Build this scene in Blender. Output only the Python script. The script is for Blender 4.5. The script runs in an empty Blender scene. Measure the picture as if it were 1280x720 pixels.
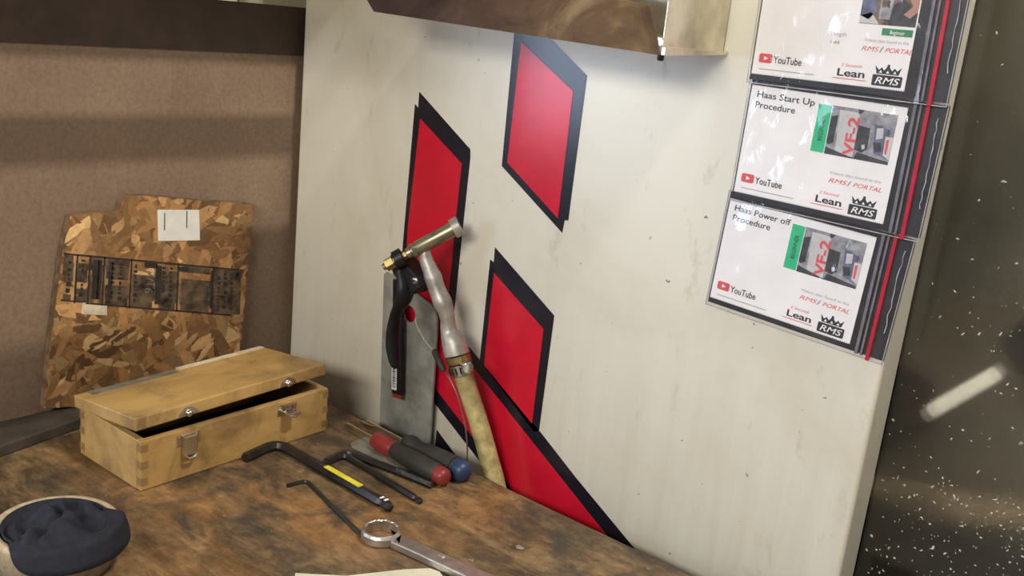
import bpy, bmesh, math, random
from mathutils import Vector, Matrix, Euler
random.seed(7)
S = bpy.context.scene
COL = S.collection
rad = math.radians

# ------------------------------------------------------------------ camera
cd = bpy.data.cameras.new('camera'); cam = bpy.data.objects.new('camera', cd); COL.objects.link(cam)
cd.sensor_width = 36; cd.lens = 36 * 1250 / 1280; cd.clip_start = 0.02
yaw, pit, rol = 0.665, 0.264, 0.104
fw = Vector((-math.sin(yaw)*math.cos(pit), math.cos(yaw)*math.cos(pit), -math.sin(pit)))
rt = Vector((math.cos(yaw), math.sin(yaw), 0)); up = rt.cross(fw)
r2 = rt*math.cos(rol) + up*math.sin(rol); u2 = -rt*math.sin(rol) + up*math.cos(rol)
M = Matrix((r2, u2, -fw)).transposed().to_4x4(); M.translation = Vector((0, -0.92, 0.544))
cam.matrix_world = M
S.camera = cam

# ------------------------------------------------------------------ world, lights, exposure
S.view_settings.view_transform = 'Standard'; S.view_settings.look = 'None'
S.view_settings.gamma = 1; S.view_settings.use_curve_mapping = False
S.view_settings.exposure = 0.0
w = bpy.data.worlds.new('world'); S.world = w; w.use_nodes = True
w.node_tree.nodes['Background'].inputs[0].default_value = (1.0, 0.95, 0.87, 1)
w.node_tree.nodes['Background'].inputs[1].default_value = 0.16

def area(name, loc, target, sx, sy, power, color, axis='y'):
    l = bpy.data.lights.new(name, 'AREA'); l.shape = 'RECTANGLE'; l.size = sx; l.size_y = sy
    l.energy = power; l.color = color
    o = bpy.data.objects.new(name, l); COL.objects.link(o); o.location = loc
    z = (Vector(loc) - Vector(target)).normalized()
    yv = Vector((0, 1, 0)) if axis == 'y' else Vector((1, 0, 0))
    yv = (yv - z*yv.dot(z)).normalized(); xv = yv.cross(z)
    mt = Matrix((xv, yv, z)).transposed().to_4x4(); mt.translation = Vector(loc)
    o.matrix_world = mt
    return o
# assumed unseen ceiling tube running parallel to the brown wall (its length along y)
area('ceiling_tube', (0.25, -0.15, 1.85), (-0.85, -0.15, 0.15), 0.05, 0.3, 25, (1.0, 0.93, 0.82))
# unseen frontal light added to brighten the cream panel
area('ceiling_tube_far', (-0.20, -2.1, 1.08), (-0.80, 0, 0.32), 0.35, 1.1, 32, (1.0, 0.95, 0.86), 'x')

# ------------------------------------------------------------------ materials
MATS = {}
def base_mat(name):
    m = bpy.data.materials.new(name); m.use_nodes = True
    nt = m.node_tree; b = nt.nodes['Principled BSDF']
    MATS[name] = m
    return m, nt, b
def N(nt, t, **kw):
    n = nt.nodes.new(t)
    for k, v in kw.items():
        if k in n.inputs: n.inputs[k].default_value = v
        else: setattr(n, k, v)
    return n
def ramp(nt, stops, fac):
    r = nt.nodes.new('ShaderNodeValToRGB'); e = r.color_ramp.elements
    while len(e) < len(stops): e.new(0.5)
    for i, (p, c) in enumerate(stops):
        e[i].position = p; e[i].color = (*c, 1)
    nt.links.new(fac, r.inputs[0]); return r
def coords(nt, scale=(1, 1, 1), rot=(0, 0, 0)):
    tc = nt.nodes.new('ShaderNodeTexCoord'); mp = nt.nodes.new('ShaderNodeMapping')
    mp.inputs['Scale'].default_value = scale; mp.inputs['Rotation'].default_value = rot
    nt.links.new(tc.outputs['Object'], mp.inputs[0]); return mp.outputs[0]
def noise(nt, vec, scale, detail=4, rough=.6, dist=0):
    n = nt.nodes.new('ShaderNodeTexNoise'); n.inputs['Scale'].default_value = scale
    n.inputs['Detail'].default_value = detail; n.inputs['Roughness'].default_value = rough
    n.inputs['Distortion'].default_value = dist
    nt.links.new(vec, n.inputs['Vector']); return n.outputs['Fac']
def mixc(nt, fac, a, b, mode='MIX'):
    m = nt.nodes.new('ShaderNodeMix'); m.data_type = 'RGBA'; m.blend_type = mode
    for k, v in ((0, fac), (6, a), (7, b)):
        if hasattr(v, 'node'): nt.links.new(v, m.inputs[k])
        elif k == 0: m.inputs[0].default_value = v
        else: m.inputs[k].default_value = (*v, 1)
    return m.outputs[2]
def bump(nt, b, h, strength, dist=0.001):
    bp = nt.nodes.new('ShaderNodeBump'); bp.inputs['Strength'].default_value = strength
    bp.inputs['Distance'].default_value = dist
    nt.links.new(h, bp.inputs['Height']); nt.links.new(bp.outputs[0], b.inputs['Normal'])
def simple(name, col, rough=.5, metal=0, var=.12, scale=40, bmp=0, spec=.5, coat=0):
    """plain surface with a little grain and wear"""
    m, nt, b = base_mat(name)
    v = coords(nt); f = noise(nt, v, scale)
    lo = tuple(max(0, c*(1-var*2)) for c in col); hi = tuple(min(1, c*(1+var)) for c in col)
    r = ramp(nt, [(.3, lo), (.65, hi)], f)
    nt.links.new(r.outputs[0], b.inputs['Base Color'])
    b.inputs['Roughness'].default_value = rough; b.inputs['Metallic'].default_value = metal
    b.inputs['Specular IOR Level'].default_value = spec
    b.inputs['Coat Weight'].default_value = coat
    if bmp: bump(nt, b, f, bmp)
    return m
def emit(name, col, s):
    m, nt, b = base_mat(name)
    b.inputs['Base Color'].default_value = (*col, 1)
    b.inputs['Emission Color'].default_value = (*col, 1); b.inputs['Emission Strength'].default_value = s
    return m

def make_panel_mat():
    m, nt, b = base_mat('cream_enamel')
    v = coords(nt)
    big = noise(nt, v, 3.2, 5, .6, .6)
    c = ramp(nt, [(.30, (.63, .59, .475)), (.50, (.725, .695, .60)), (.75, (.755, .735, .645))], big).outputs[0]
    sm = noise(nt, coords(nt, (1, 1, .45)), 26, 6, .7, .4)           # grime smudges
    sr = ramp(nt, [(.60, (0, 0, 0)), (.80, (1, 1, 1))], sm).outputs[0]
    c = mixc(nt, sr, c, (.47, .42, .31))
    sp = noise(nt, v, 95, 2, .5)                                     # small dark nicks
    spr = ramp(nt, [(.735, (0, 0, 0)), (.76, (1, 1, 1))], sp).outputs[0]
    c = mixc(nt, spr, c, (.22, .18, .15))
    # streaks that darken the sheet towards its bottom
    sep = nt.nodes.new('ShaderNodeSeparateXYZ'); nt.links.new(v, sep.inputs[0])
    st = noise(nt, coords(nt, (14, 1, 1.2)), 3, 5, .6, .5)
    mul = nt.nodes.new('ShaderNodeMapRange'); mul.inputs[1].default_value = .30; mul.inputs[2].default_value = -.02
    nt.links.new(sep.outputs[2], mul.inputs[0])
    mm = nt.nodes.new('ShaderNodeMath'); mm.operation = 'MULTIPLY'
    nt.links.new(mul.outputs[0], mm.inputs[0]); nt.links.new(st, mm.inputs[1])
    c = mixc(nt, mm.outputs[0], c, (.48, .44, .33))
    nt.links.new(c, b.inputs['Base Color'])
    b.inputs['Roughness'].default_value = .34
    bump(nt, b, noise(nt, v, 420, 2), .05, .0004)
    return m
make_panel_mat()

def make_wall_mat():
    m, nt, b = base_mat('brown_paint')
    v = coords(nt)
    f = noise(nt, v, 5, 6, .65, .3); g = noise(nt, v, 160, 3, .7)
    c = ramp(nt, [(.3, (.215, .148, .100)), (.7, (.282, .198, .134))], f).outputs[0]
    c2 = ramp(nt, [(.35, (.80, .80, .80)), (.65, (1.08, 1.06, 1.04))], g).outputs[0]
    c = mixc(nt, 1.0, c, c2, 'MULTIPLY')
    nt.links.new(c, b.inputs['Base Color']); b.inputs['Roughness'].default_value = .6
    bump(nt, b, g, .12, .0006)
make_wall_mat()

def make_bench_mat():
    m, nt, b = base_mat('worn_plywood')
    v = coords(nt, (1.0, 2.1, 1), (0, 0, rad(30)))
    f = noise(nt, v, 11, 9, .70, .5)
    c = ramp(nt, [(.32, (.046, .031, .018)), (.44, (.115, .075, .040)), (.54, (.215, .140, .070)), (.66, (.34, .228, .112)), (.80, (.42, .30, .16))], f).outputs[0]
    ora = noise(nt, v, 3.1, 4, .6, .4)
    c = mixc(nt, ramp(nt, [(.47, (0, 0, 0)), (.66, (.65, .65, .65))], ora).outputs[0], c, (.40, .195, .065))
    oil = noise(nt, coords(nt, (1, 1.3, 1)), 9.5, 6, .65, 1.0)
    c = mixc(nt, ramp(nt, [(.49, (0, 0, 0)), (.64, (.88, .88, .88))], oil).outputs[0], c, (.060, .048, .036))
    gr = noise(nt, coords(nt, (1, 9, 1), (0, 0, rad(30))), 28, 5, .7, .2)
    c = mixc(nt, 1.0, c, ramp(nt, [(.25, (.68, .68, .68)), (.7, (1.12, 1.1, 1.06))], gr).outputs[0], 'MULTIPLY')
    ft = noise(nt, coords(nt), 48, 6, .75, .3)
    c = mixc(nt, 1.0, c, ramp(nt, [(.30, (.55, .53, .50)), (.62, (1.15, 1.14, 1.10))], ft).outputs[0], 'MULTIPLY')
    sp = noise(nt, v, 130, 2, .5)
    c = mixc(nt, ramp(nt, [(.73, (0, 0, 0)), (.75, (.8, .8, .8))], sp).outputs[0], c, (.45, .36, .24))
    nt.links.new(c, b.inputs['Base Color'])
    nt.links.new(ramp(nt, [(.3, (.42, .42, .42)), (.7, (.68, .68, .68))], oil).outputs[0], b.inputs['Roughness'])
    bump(nt, b, gr, .25, .0008)
make_bench_mat()

def make_boxwood(name, k=1.0):
    m, nt, b = base_mat(name)
    v = coords(nt, (1, .22, 1)); f = noise(nt, v, 24, 6, .6, .8)
    c = ramp(nt, [(.3, (.36*k, .215*k, .070*k)), (.55, (.48*k, .295*k, .100*k)), (.8, (.56*k, .365*k, .135*k))], f).outputs[0]
    d = noise(nt, coords(nt), 13, 6, .7, .6)
    c = mixc(nt, ramp(nt, [(.47, (0, 0, 0)), (.70, (.8, .8, .8))], d).outputs[0], c, (.15, .092, .042))
    nt.links.new(c, b.inputs['Base Color']); b.inputs['Roughness'].default_value = .5
    bump(nt, b, f, .12, .0006)
make_boxwood('box_wood'); make_boxwood('joint_end_grain', .62)

def make_osb():
    m, nt, b = base_mat('strand')
    a = nt.nodes.new('ShaderNodeVertexColor'); a.layer_name = 'tone'
    f = noise(nt, coords(nt, (1, 1, 1)), 130, 4, .7, .3)
    c = mixc(nt, 1.0, a.outputs[0], ramp(nt, [(.3, (.72, .70, .66)), (.7, (1.1, 1.08, 1.05))], f).outputs[0], 'MULTIPLY')
    nt.links.new(c, b.inputs['Base Color']); b.inputs['Roughness'].default_value = .62
    bump(nt, b, f, .2, .0006)
make_osb()

def make_tray_mat():
    m, nt, b = base_mat('stained_steel')
    v = coords(nt, (1, 1, 1.4)); f = noise(nt, v, 9, 7, .65, 1.2)
    sep = nt.nodes.new('ShaderNodeSeparateXYZ'); nt.links.new(coords(nt), sep.inputs[0])
    mr = nt.nodes.new('ShaderNodeMapRange'); mr.inputs[1].default_value = -.86; mr.inputs[2].default_value = -.49
    nt.links.new(sep.outputs[0], mr.inputs[0])
    lft = ramp(nt, [(.3, (.045, .020, .016)), (.7, (.095, .050, .038))], f).outputs[0]
    rgt = ramp(nt, [(.36, (.085, .050, .028)), (.52, (.19, .118, .060)), (.70, (.42, .29, .155))], f).outputs[0]
    c = mixc(nt, mr.outputs[0], lft, rgt)
    nt.links.new(c, b.inputs['Base Color']); b.inputs['Metallic'].default_value = .35
    b.inputs['Roughness'].default_value = .58
    b.inputs['Specular IOR Level'].default_value = .2
make_tray_mat()

simple('steel_bright', (.72, .66, .52), .28, 1, .12, 30)
simple('steel_plate', (.36, .365, .33), .45, .3, .28, 16)
simple('steel_dull', (.30, .285, .225), .45, .25, .2, 30)
simple('chrome', (.62, .60, .56), .22, 1, .10, 60)
simple('chrome_satin', (.58, .55, .51), .40, 1, .10, 90)
simple('zinc_cast', (.46, .435, .38), .46, .5, .18, 60, .15)
simple('brass', (.36, .275, .12), .38, .85, .22, 50)
simple('nickel_tube', (.34, .31, .215), .36, .85, .2, 45)
simple('black_oxide', (.018, .017, .017), .36, .2, .2, 60)
simple('black_chrome', (.30, .29, .27), .20, 1, .3, 200)
simple('black_plastic', (.012, .012, .013), .42, 0, .15, 60, 0, .3)
simple('grip_grey', (.034, .031, .026), .58, 0, .15, 50)
simple('grip_blue_grey', (.036, .037, .035), .55, 0, .15, 50)
simple('red_plastic', (.26, .030, .028), .38, 0, .12, 40)
simple('blue_plastic', (.022, .045, .115), .42, 0, .15, 40)
simple('yellow_band', (.75, .66, .03), .45, 0, .1, 60)
simple('white_mark', (.85, .85, .82), .5, 0, .04, 60)
simple('decal_red', (.60, .010, .032), .20, 0, .06, 12)
simple('decal_black', (.012, .011, .018), .20, 0, .1, 12)
simple('dark_bar', (.075, .063, .050), .5, .3, .28, 18)
simple('dark_interior', (.012, .010, .008), .8, 0, .2, 20)
simple('hose_rubber', (.42, .345, .15), .5, 0, .28, 55, .2)
simple('wire_steel', (.30, .24, .20), .4, .6, .1, 50)
simple('tag_paper', (.72, .72, .72), .6, 0, .05, 60)
simple('label_paper', (.80, .80, .74), .65, 0, .04, 60)
simple('sheet_paper', (.66, .62, .48), .7, 0, .08, 30)
simple('cream_tape', (.66, .58, .42), .6, 0, .12, 80)
simple('dark_tape', (.175, .160, .115), .6, 0, .22, 60)
simple('stamp_ink', (.028, .022, .020), .7, 0, .3, 90)
simple('stamp_wash', (.100, .066, .038), .9, 0, .5, 60)
simple('card_white', (.91, .885, .90), .55, 0, .03, 20)
simple('print_black', (.03, .03, .035), .5, 0, .1, 60)
simple('print_grey', (.42, .41, .42), .5, 0, .05, 60)
simple('print_red', (.70, .10, .12), .5, 0, .05, 60)
simple('print_green', (.035, .52, .25), .5, 0, .05, 60)
simple('print_dark_green', (.04, .25, .11), .5, 0, .05, 60)
simple('backing_black', (.030, .029, .036), .4, 0, .2, 30)
simple('zip_red', (.50, .012, .045), .35, 0, .08, 60)
simple('rim_clear', (.45, .45, .47), .2, 0, .1, 60)  # light grey carries the white glints of the sleeve edges
simple('zip_grey', (.20, .19, .23), .3, 0, .15, 60)
simple('canvas_beige', (.48, .385, .25), .85, 0, .15, 120, .3)
simple('tub_outer', (.36, .32, .25), .7, 0, .1, 60)
simple('navy_cloth', (.012, .0135, .024), .85, 0, .2, 160, .3)
simple('floor_concrete', (.26, .25, .23), .7, 0, .2, 6)
simple('pale_wall', (.85, .78, .55), .7, 0, .05, 12)
simple('beige_wall', (.50, .45, .30), .7, 0, .08, 12)
simple('machine_olive', (.20, .185, .135), .45, .2, .15, 8)
simple('machine_dark', (.007, .009, .017), .5, .1, .3, 20)
simple('machine_tan', (.52, .41, .27), .45, .2, .15, 12)
simple('lamp_housing', (.55, .55, .52), .5, 0, .05, 20)
simple('splash_white', (.52, .50, .42), .7, 0, .2, 90)
simple('photo_grey', (.33, .33, .36), .5, 0, .3, 90)
simple('photo_light', (.58, .57, .58), .5, 0, .1, 60)
simple('photo_dark', (.055, .055, .065), .5, 0, .3, 90)
simple('photo_brown', (.20, .135, .09), .5, 0, .4, 120)
simple('photo_skin', (.42, .23, .17), .5, 0, .1, 60)
simple('photo_blue', (.15, .17, .27), .5, 0, .3, 90)
simple('board_edge', (.17, .105, .055), .75, 0, .3, 60)
simple('crate_wood', (.27, .17, .08), .6, 0, .2, 20)
emit('led', (.70, .80, 1.0), 9.0)  # cool glow of the fill bar added under the tray
emit('daylight', (.64, .77, 1.0), 9.0)  # bluish glow for the panes of the assumed window
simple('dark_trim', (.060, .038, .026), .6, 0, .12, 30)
emit('work_lamp', (1.0, .93, .74), .42)

def make_film(name, tint, gl, rough, bumpy, mixamt=0):
    """clear plastic or glass: light goes through, the skin reflects"""
    m, nt, b = base_mat(name)
    nt.nodes.remove(b)
    out = nt.nodes['Material Output']
    tr = nt.nodes.new('ShaderNodeBsdfTransparent'); tr.inputs[0].default_value = (*tint, 1)
    gb = nt.nodes.new('ShaderNodeBsdfGlossy'); gb.inputs['Roughness'].default_value = rough
    mx = nt.nodes.new('ShaderNodeMixShader')
    fr = nt.nodes.new('ShaderNodeLayerWeight'); fr.inputs[0].default_value = .18
    mul = nt.nodes.new('ShaderNodeMath'); mul.operation = 'MULTIPLY_ADD'; mul.inputs[1].default_value = gl; mul.inputs[2].default_value = .035
    nt.links.new(fr.outputs['Facing'], mul.inputs[0]); nt.links.new(mul.outputs[0], mx.inputs[0])
    nt.links.new(tr.outputs[0], mx.inputs[1]); nt.links.new(gb.outputs[0], mx.inputs[2])
    if bumpy:
        f = noise(nt, coords(nt, (1, 1, .5)), bumpy, 3, .5, .6)
        bp = nt.nodes.new('ShaderNodeBump'); bp.inputs['Strength'].default_value = .5; bp.inputs['Distance'].default_value = .003
        nt.links.new(f, bp.inputs['Height']); nt.links.new(bp.outputs[0], gb.inputs['Normal']); nt.links.new(bp.outputs[0], fr.inputs['Normal'])
    last = mx
    if mixamt:
        df = nt.nodes.new('ShaderNodeBsdfDiffuse'); df.inputs[0].default_value = (.30, .28, .21, 1)
        rf = nt.nodes.new('ShaderNodeBsdfRefraction'); rf.inputs['IOR'].default_value = 1.06; rf.inputs['Roughness'].default_value = .28
        m3 = nt.nodes.new('ShaderNodeMixShader'); m3.inputs[0].default_value = .72
        nt.links.new(tr.outputs[0], m3.inputs[1]); nt.links.new(rf.outputs[0], m3.inputs[2]); nt.links.new(m3.outputs[0], mx.inputs[1])
        m2 = nt.nodes.new('ShaderNodeMixShader')
        f2 = noise(nt, coords(nt), 7, 6, .7, .5)
        r2_ = ramp(nt, [(.35, (mixamt*.5,)*3), (.75, (mixamt*1.5,)*3)], f2)
        nt.links.new(r2_.outputs[0], m2.inputs[0])
        nt.links.new(mx.outputs[0], m2.inputs[1]); nt.links.new(df.outputs[0], m2.inputs[2]); last = m2
    nt.links.new(last.outputs[0], out.inputs[0])
make_film('clear_plastic', (.98, .98, .985), .22, .09, 38)
make_film('window_glass', (.93, .93, .91), .15, .08, 0, .032)

# ------------------------------------------------------------------ geometry helpers
def link(name, bm, m, parent=None, smooth=False, bevel=0):
    me = bpy.data.meshes.new(name)
    bmesh.ops.recalc_face_normals(bm, faces=bm.faces[:])
    if smooth:
        for f in bm.faces: f.smooth = True
    bm.to_mesh(me); bm.free()
    o = bpy.data.objects.new(name, me); COL.objects.link(o)
    if m: me.materials.append(MATS[m])
    if parent: o.parent = parent
    if bevel:
        b = o.modifiers.new('bevel', 'BEVEL'); b.width = bevel; b.segments = 2; b.limit_method = 'ANGLE'
    return o
def tag(o, label, cat, group=None):
    o['label'] = label; o['category'] = cat
    if group: o['group'] = group
    return o
def thing(name, label, cat, loc=(0, 0, 0), rot=(0, 0, 0), group=None):
    o = bpy.data.objects.new(name, None); COL.objects.link(o)
    o.location = loc; o.rotation_euler = rot; o.empty_display_size = .02
    return tag(o, label, cat, group)
def box(bm, x0, x1, y0, y1, z0, z1, mat=None):
    vs = [bm.verts.new((x, y, z)) for x in (x0, x1) for y in (y0, y1) for z in (z0, z1)]
    if mat is not None:
        for v in vs: v.co = mat @ v.co
    for f in ((0, 1, 3, 2), (4, 6, 7, 5), (0, 4, 5, 1), (2, 3, 7, 6), (0, 2, 6, 4), (1, 5, 7, 3)):
        bm.faces.new([vs[i] for i in f])
def boxo(name, dims, m, parent=None, bevel=0, mat=None):
    bm = bmesh.new(); box(bm, *dims, mat=mat); return link(name, bm, m, parent, bevel=bevel)
def prism(bm, pts, d0, d1, axes='xz'):
    """extrude a 2-D outline between d0 and d1 along the remaining axis"""
    def P(p, d):
        if axes == 'xz': return (p[0], d, p[1])
        if axes == 'yz': return (d, p[0], p[1])
        return (p[0], p[1], d)
    a = [bm.verts.new(P(p, d0)) for p in pts]; b = [bm.verts.new(P(p, d1)) for p in pts]
    bm.faces.new(a); bm.faces.new(b[::-1])
    for i in range(len(pts)):
        j = (i+1) % len(pts); bm.faces.new((a[i], a[j], b[j], b[i]))
def prismo(name, pts, d0, d1, m, parent=None, axes='xz', bevel=0):
    bm = bmesh.new(); prism(bm, pts, d0, d1, axes)
    bm.normal_update(); bmesh.ops.triangulate(bm, faces=[f for f in bm.faces if len(f.verts) > 4])
    return link(name, bm, m, parent, bevel=bevel)
def sweep(bm, pts, radii, seg=14, flat=None, cap=True, roll=0):
    """tube along pts; radii per point; flat = (ax, ay) squash of the section"""
    pts = [Vector(p) for p in pts]
    if not hasattr(radii, '__len__'): radii = [radii]*len(pts)
    n = len(pts); prev = None; rings = []
    for i, p in enumerate(pts):
        t = (pts[min(i+1, n-1)] - pts[max(i-1, 0)]).normalized()
        if prev is None:
            ref = Vector((0, 0, 1)) if abs(t.z) < .9 else Vector((0, 1, 0))
            u = ref.cross(t).normalized()
        else:
            u = (prev - t*prev.dot(t)).normalized()
        prev = u; v = t.cross(u)
        fa, fb = flat if flat else (1, 1)
        rr = radii[i]
        ring = []
        for k in range(seg):
            a = 2*math.pi*k/seg + roll
            ring.append(bm.verts.new(p + u*math.cos(a)*rr*fa + v*math.sin(a)*rr*fb))
        rings.append(ring)
    for a, b in zip(rings, rings[1:]):
        for k in range(seg):
            bm.faces.new((a[k], a[(k+1) % seg], b[(k+1) % seg], b[k]))
    if cap:
        bm.faces.new(rings[0][::-1]); bm.faces.new(rings[-1])
def sweepo(name, pts, radii, m, parent=None, seg=14, flat=None, smooth=True, roll=0):
    bm = bmesh.new(); sweep(bm, pts, radii, seg, flat, True, roll)
    o = link(name, bm, m, parent, smooth=smooth)
    if smooth:
        e = o.modifiers.new('edge', 'EDGE_SPLIT'); e.split_angle = rad(45)
    return o
def catmull(P, n=8):
    P = [Vector(p) for p in P]; Q = [2*P[0]-P[1]] + P + [2*P[-1]-P[-2]]; out = []
    for i in range(1, len(Q)-2):
        a, b, c, d = Q[i-1:i+3]
        for k in range(n):
            t = k/n
            out.append(.5*((2*b)+(c-a)*t+(2*a-5*b+4*c-d)*t*t+(3*b-a-3*c+d)*t**3))
    out.append(P[-1]); return out
def lerp_path(a, b, ts): return [Vector(a).lerp(Vector(b), t) for t in ts]
def text(name, s, m, parent, u, v, h, width=None, shear=0, bold=0, y=-.0006, rot=0, sx=None, align='LEFT', thick=.00004):
    """flat print: baseline-left at (u, v down) in the parent's x / -z plane; h = cap height"""
    c = bpy.data.curves.new(name, 'FONT'); c.body = s; c.size = 1; c.shear = shear; c.offset = bold; c.align_x = align
    c.resolution_u = 3
    tmp = bpy.data.objects.new('t', c); COL.objects.link(tmp)
    bpy.context.view_layer.update()
    dg = bpy.context.evaluated_depsgraph_get()
    me = bpy.data.meshes.new_from_object(tmp.evaluated_get(dg)); bpy.data.objects.remove(tmp)
    me.name = name
    k = h/.70
    xs = [q.co.x for q in me.vertices]; wx = (max(xs)-min(xs))*k
    kx = k*(width/wx) if width else k
    ca, sa = math.cos(rot), math.sin(rot)
    for q in me.vertices:
        a, b_ = q.co.x*kx, q.co.y*k
        q.co = (u + a*ca - b_*sa, y, -v + a*sa + b_*ca)
    me.materials.clear(); me.materials.append(MATS[m])
    o = bpy.data.objects.new(name, me); COL.objects.link(o); o.parent = parent
    return o
def struct(o): o['kind'] = 'structure'; return o
def stuff(o): o['kind'] = 'stuff'; return o

# ------------------------------------------------------------------ room shell
struct(boxo('floor', (-4, 4, -5, 2.5, -.95, -.9), 'floor_concrete'))
struct(boxo('wall_left', (-1.19, -1.15, -.52, .30, -.9, .5257), 'brown_paint'))
wu = struct(boxo('wall_left_upper', (-1.32, -1.26, -.52, .30, -.9, 1.5), 'pale_wall'))
wu.name = 'trim_1'
for yy in (-.098, -.02):
    boxo('seam', (-1.2605, -1.2585, yy, yy+.003, .5, 1.4), 'crate_wood', wu)
struct(boxo('trim_2', (-1.1505, -1.148, -.52, .30, .4610, .5262), 'dark_trim'))  # dark strip added to deepen the shelf's shadow band on the wall
# assumed window in an unseen far wall, added for bluish sheen on glossy panel
wn = struct(boxo('wall_far', (-3.75, -3.65, -6.2, -1.2, -.9, 2.6), 'beige_wall'))
wd_ = struct(boxo('window_1', (-3.65, -3.62, -5.45, -2.35, -.10, 1.55), 'lamp_housing'))
for k in range(3):
    for j in range(2):
        y0 = -5.40+k*1.01; z0 = -.05+j*.79
        boxo('pane', (-3.625, -3.615, y0, y0+.97, z0, z0+.75), 'daylight', wd_)  # glowing panes, an assumed light source out of view
# unseen shelf and two rails, added above the frame to throw the soft dark bands
sh = thing('wall_shelf', 'brown steel shelf with two pipe rails high on the brown wall', 'shelf', (0, 0, 0))
boxo('shelf_board', (-1.10, -.957, -.52, -.002, .640, .655), 'dark_bar', sh)
for yy in (-.515, -.03): boxo('bracket', (-1.262, -1.06, yy, yy+.02, .615, .640), 'dark_bar', sh)
sweepo('pipe_rail', [(-.915, -.52, .604), (-.915, -.02, .600)], .017, 'dark_bar', sh, 12)
sweepo('pipe_rail', [(-.72, -.52, .611), (-.72, -.15, .600)], .022, 'dark_bar', sh, 12)
for yy in (-.515, -.165): boxo('rail_arm', (-.98, -.70, yy, yy+.007, .632, .652), 'dark_bar', sh)

# ------------------------------------------------------------------ machine with the cream side panel
mc = thing('milling_machine', 'cream painted machine panel with large red and black logo and splashed window', 'machine', (0, 0, -.9))
def MZ(o): o.location.z = .9; return o
pn = MZ(boxo('side_panel', (-1.134, -.2735, 0, .05, -.9, 1.45), 'cream_enamel', mc))
bv = pn.modifiers.new('b', 'BEVEL'); bv.width = .005; bv.segments = 4; bv.limit_method = 'ANGLE'
for f in pn.data.polygons: f.use_smooth = True
pn.modifiers.new('wn', 'WEIGHTED_NORMAL')
DEC = {
 'black': [
  [(-0.9017,0.4407),(-0.8080,0.3827),(-0.8067,0.3718),(-0.8090,0.2682),(-0.8110,0.1541),(-0.7678,0.1278),(-0.6589,0.0654),(-0.5955,0.0249),(-0.4995,-0.0314),(-0.4995,-0.12),(-0.6562,-0.0682),(-0.7103,-0.0299),(-0.8266,0.0394),(-0.9084,0.0950),(-0.9108,0.2419),(-0.9077,0.4246),(-0.9016,0.4204)],
  [(-0.7539,0.2716),(-0.6541,0.2111),(-0.6568,0.0640),(-0.6637,0.0595),(-0.7605,0.1235),(-0.7595,0.2547),(-0.7534,0.2526)],
  [(-0.7568,0.5536),(-0.7019,0.5233),(-0.6477,0.4895),(-0.6501,0.3263),(-0.6552,0.3258),(-0.6565,0.3105),(-0.7557,0.3711)],
  [(-0.8229,0.0064),(-0.8229,-0.03),(-0.7650,-0.03)]],
 'red': [
  [(-0.8962,0.4080),(-0.8193,0.3633),(-0.8211,0.2886),(-0.8221,0.1602),(-0.8283,0.1449),(-0.7713,0.1122),(-0.5375,-0.0318),(-0.54,-.10),(-0.6584,-0.0528),(-0.6952,-0.0206),(-0.8073,0.0482),(-0.8965,0.1017),(-0.9038,0.2618)],
  [(-0.7511,0.2399),(-0.6670,0.1912),(-0.6682,0.0695),(-0.7526,0.1195)],
  [(-0.7448,0.5171),(-0.6636,0.4707),(-0.6645,0.3258),(-0.7475,0.3768)]]}
for k, y0, y1 in (('black', -.0006, .001), ('red', -.0010, .0005)):
    for poly in DEC[k]:
        d = prismo('logo_decal', poly, y0, y1, 'decal_'+k, pn)
        d['label'] = 'glossy %s logo decal shape' % k
# grime marks on the sheet near the bench
# window side
MZ(boxo('window_frame', (-.2735, 1.3, .05, .09, -.9, -.35), 'cream_enamel', mc, .004))
gl = MZ(boxo('window_pane', (-.2740, 1.3, .052, .056, -.35, 1.45), 'window_glass', mc))
bm = bmesh.new(); rnd = random.Random(3)
def chip(bm, x, z, s, y=.0512):
    n = rnd.choice((3, 4, 5)); a0 = rnd.random()*6.28; el = rnd.uniform(1, 2.6); ar = rnd.random()*3.14
    pts = []
    for k in range(n):
        a = a0 + k*6.283/n; r = s*rnd.uniform(.6, 1.2)
        px, pz = r*math.cos(a)*el, r*math.sin(a)
        pts.append((x + px*math.cos(ar)-pz*math.sin(ar), z + px*math.sin(ar)+pz*math.cos(ar)))
    prism(bm, pts, y-.0003, y+.0008)
for i in range(1700):
    t = rnd.random()
    z = .60 - .75*t**.6 if rnd.random() < .6 else rnd.uniform(-.12, .16)
    x = rnd.uniform(-.270, .12)
    chip(bm, x, z, rnd.choice((.0003, .0003, .0004, .0005, .0007, .0010)) * (1.0 if rnd.random() < .95 else 1.7))
stuff(link('splash_specks', bm, 'splash_white', gl))
# what stands behind the pane
MZ(boxo('inner_back_wall', (-.60, 1.3, .52, .54, -.9, 1.45), 'machine_olive', mc))
MZ(boxo('inner_side_wall', (-.62, -.60, .06, .54, -.9, 1.45), 'machine_olive', mc))
MZ(prismo('dark_recess', [(-.58, .125), (-.405, .118), (-.36, .112), (-.33, .06), (-.36, .02), (-.42, -.03), (-.58, -.06)], .505, .515, 'machine_dark', mc, bevel=.002))
MZ(prismo('dark_recess', [(-.28, .19), (-.255, .235), (-.18, .262), (.2, .30), (.2, .08), (-.20, .10)], .505, .515, 'machine_dark', mc, bevel=.002))
MZ(prismo('chip_deflector', [(-.58, -.035), (-.404, -.052), (-.305, -.030), (-.198, -.010), (.4, .05), (.4, -.01), (-.199, -.040), (-.30, -.063), (-.58, -.072)], .45, .50, 'machine_tan', mc, bevel=.004))
MZ(boxo('lower_trough', (-.59, 1.3, .40, .42, -.9, -.035), 'machine_dark', mc, mat=Matrix.Rotation(rad(-6), 4, 'Y')))
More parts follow.
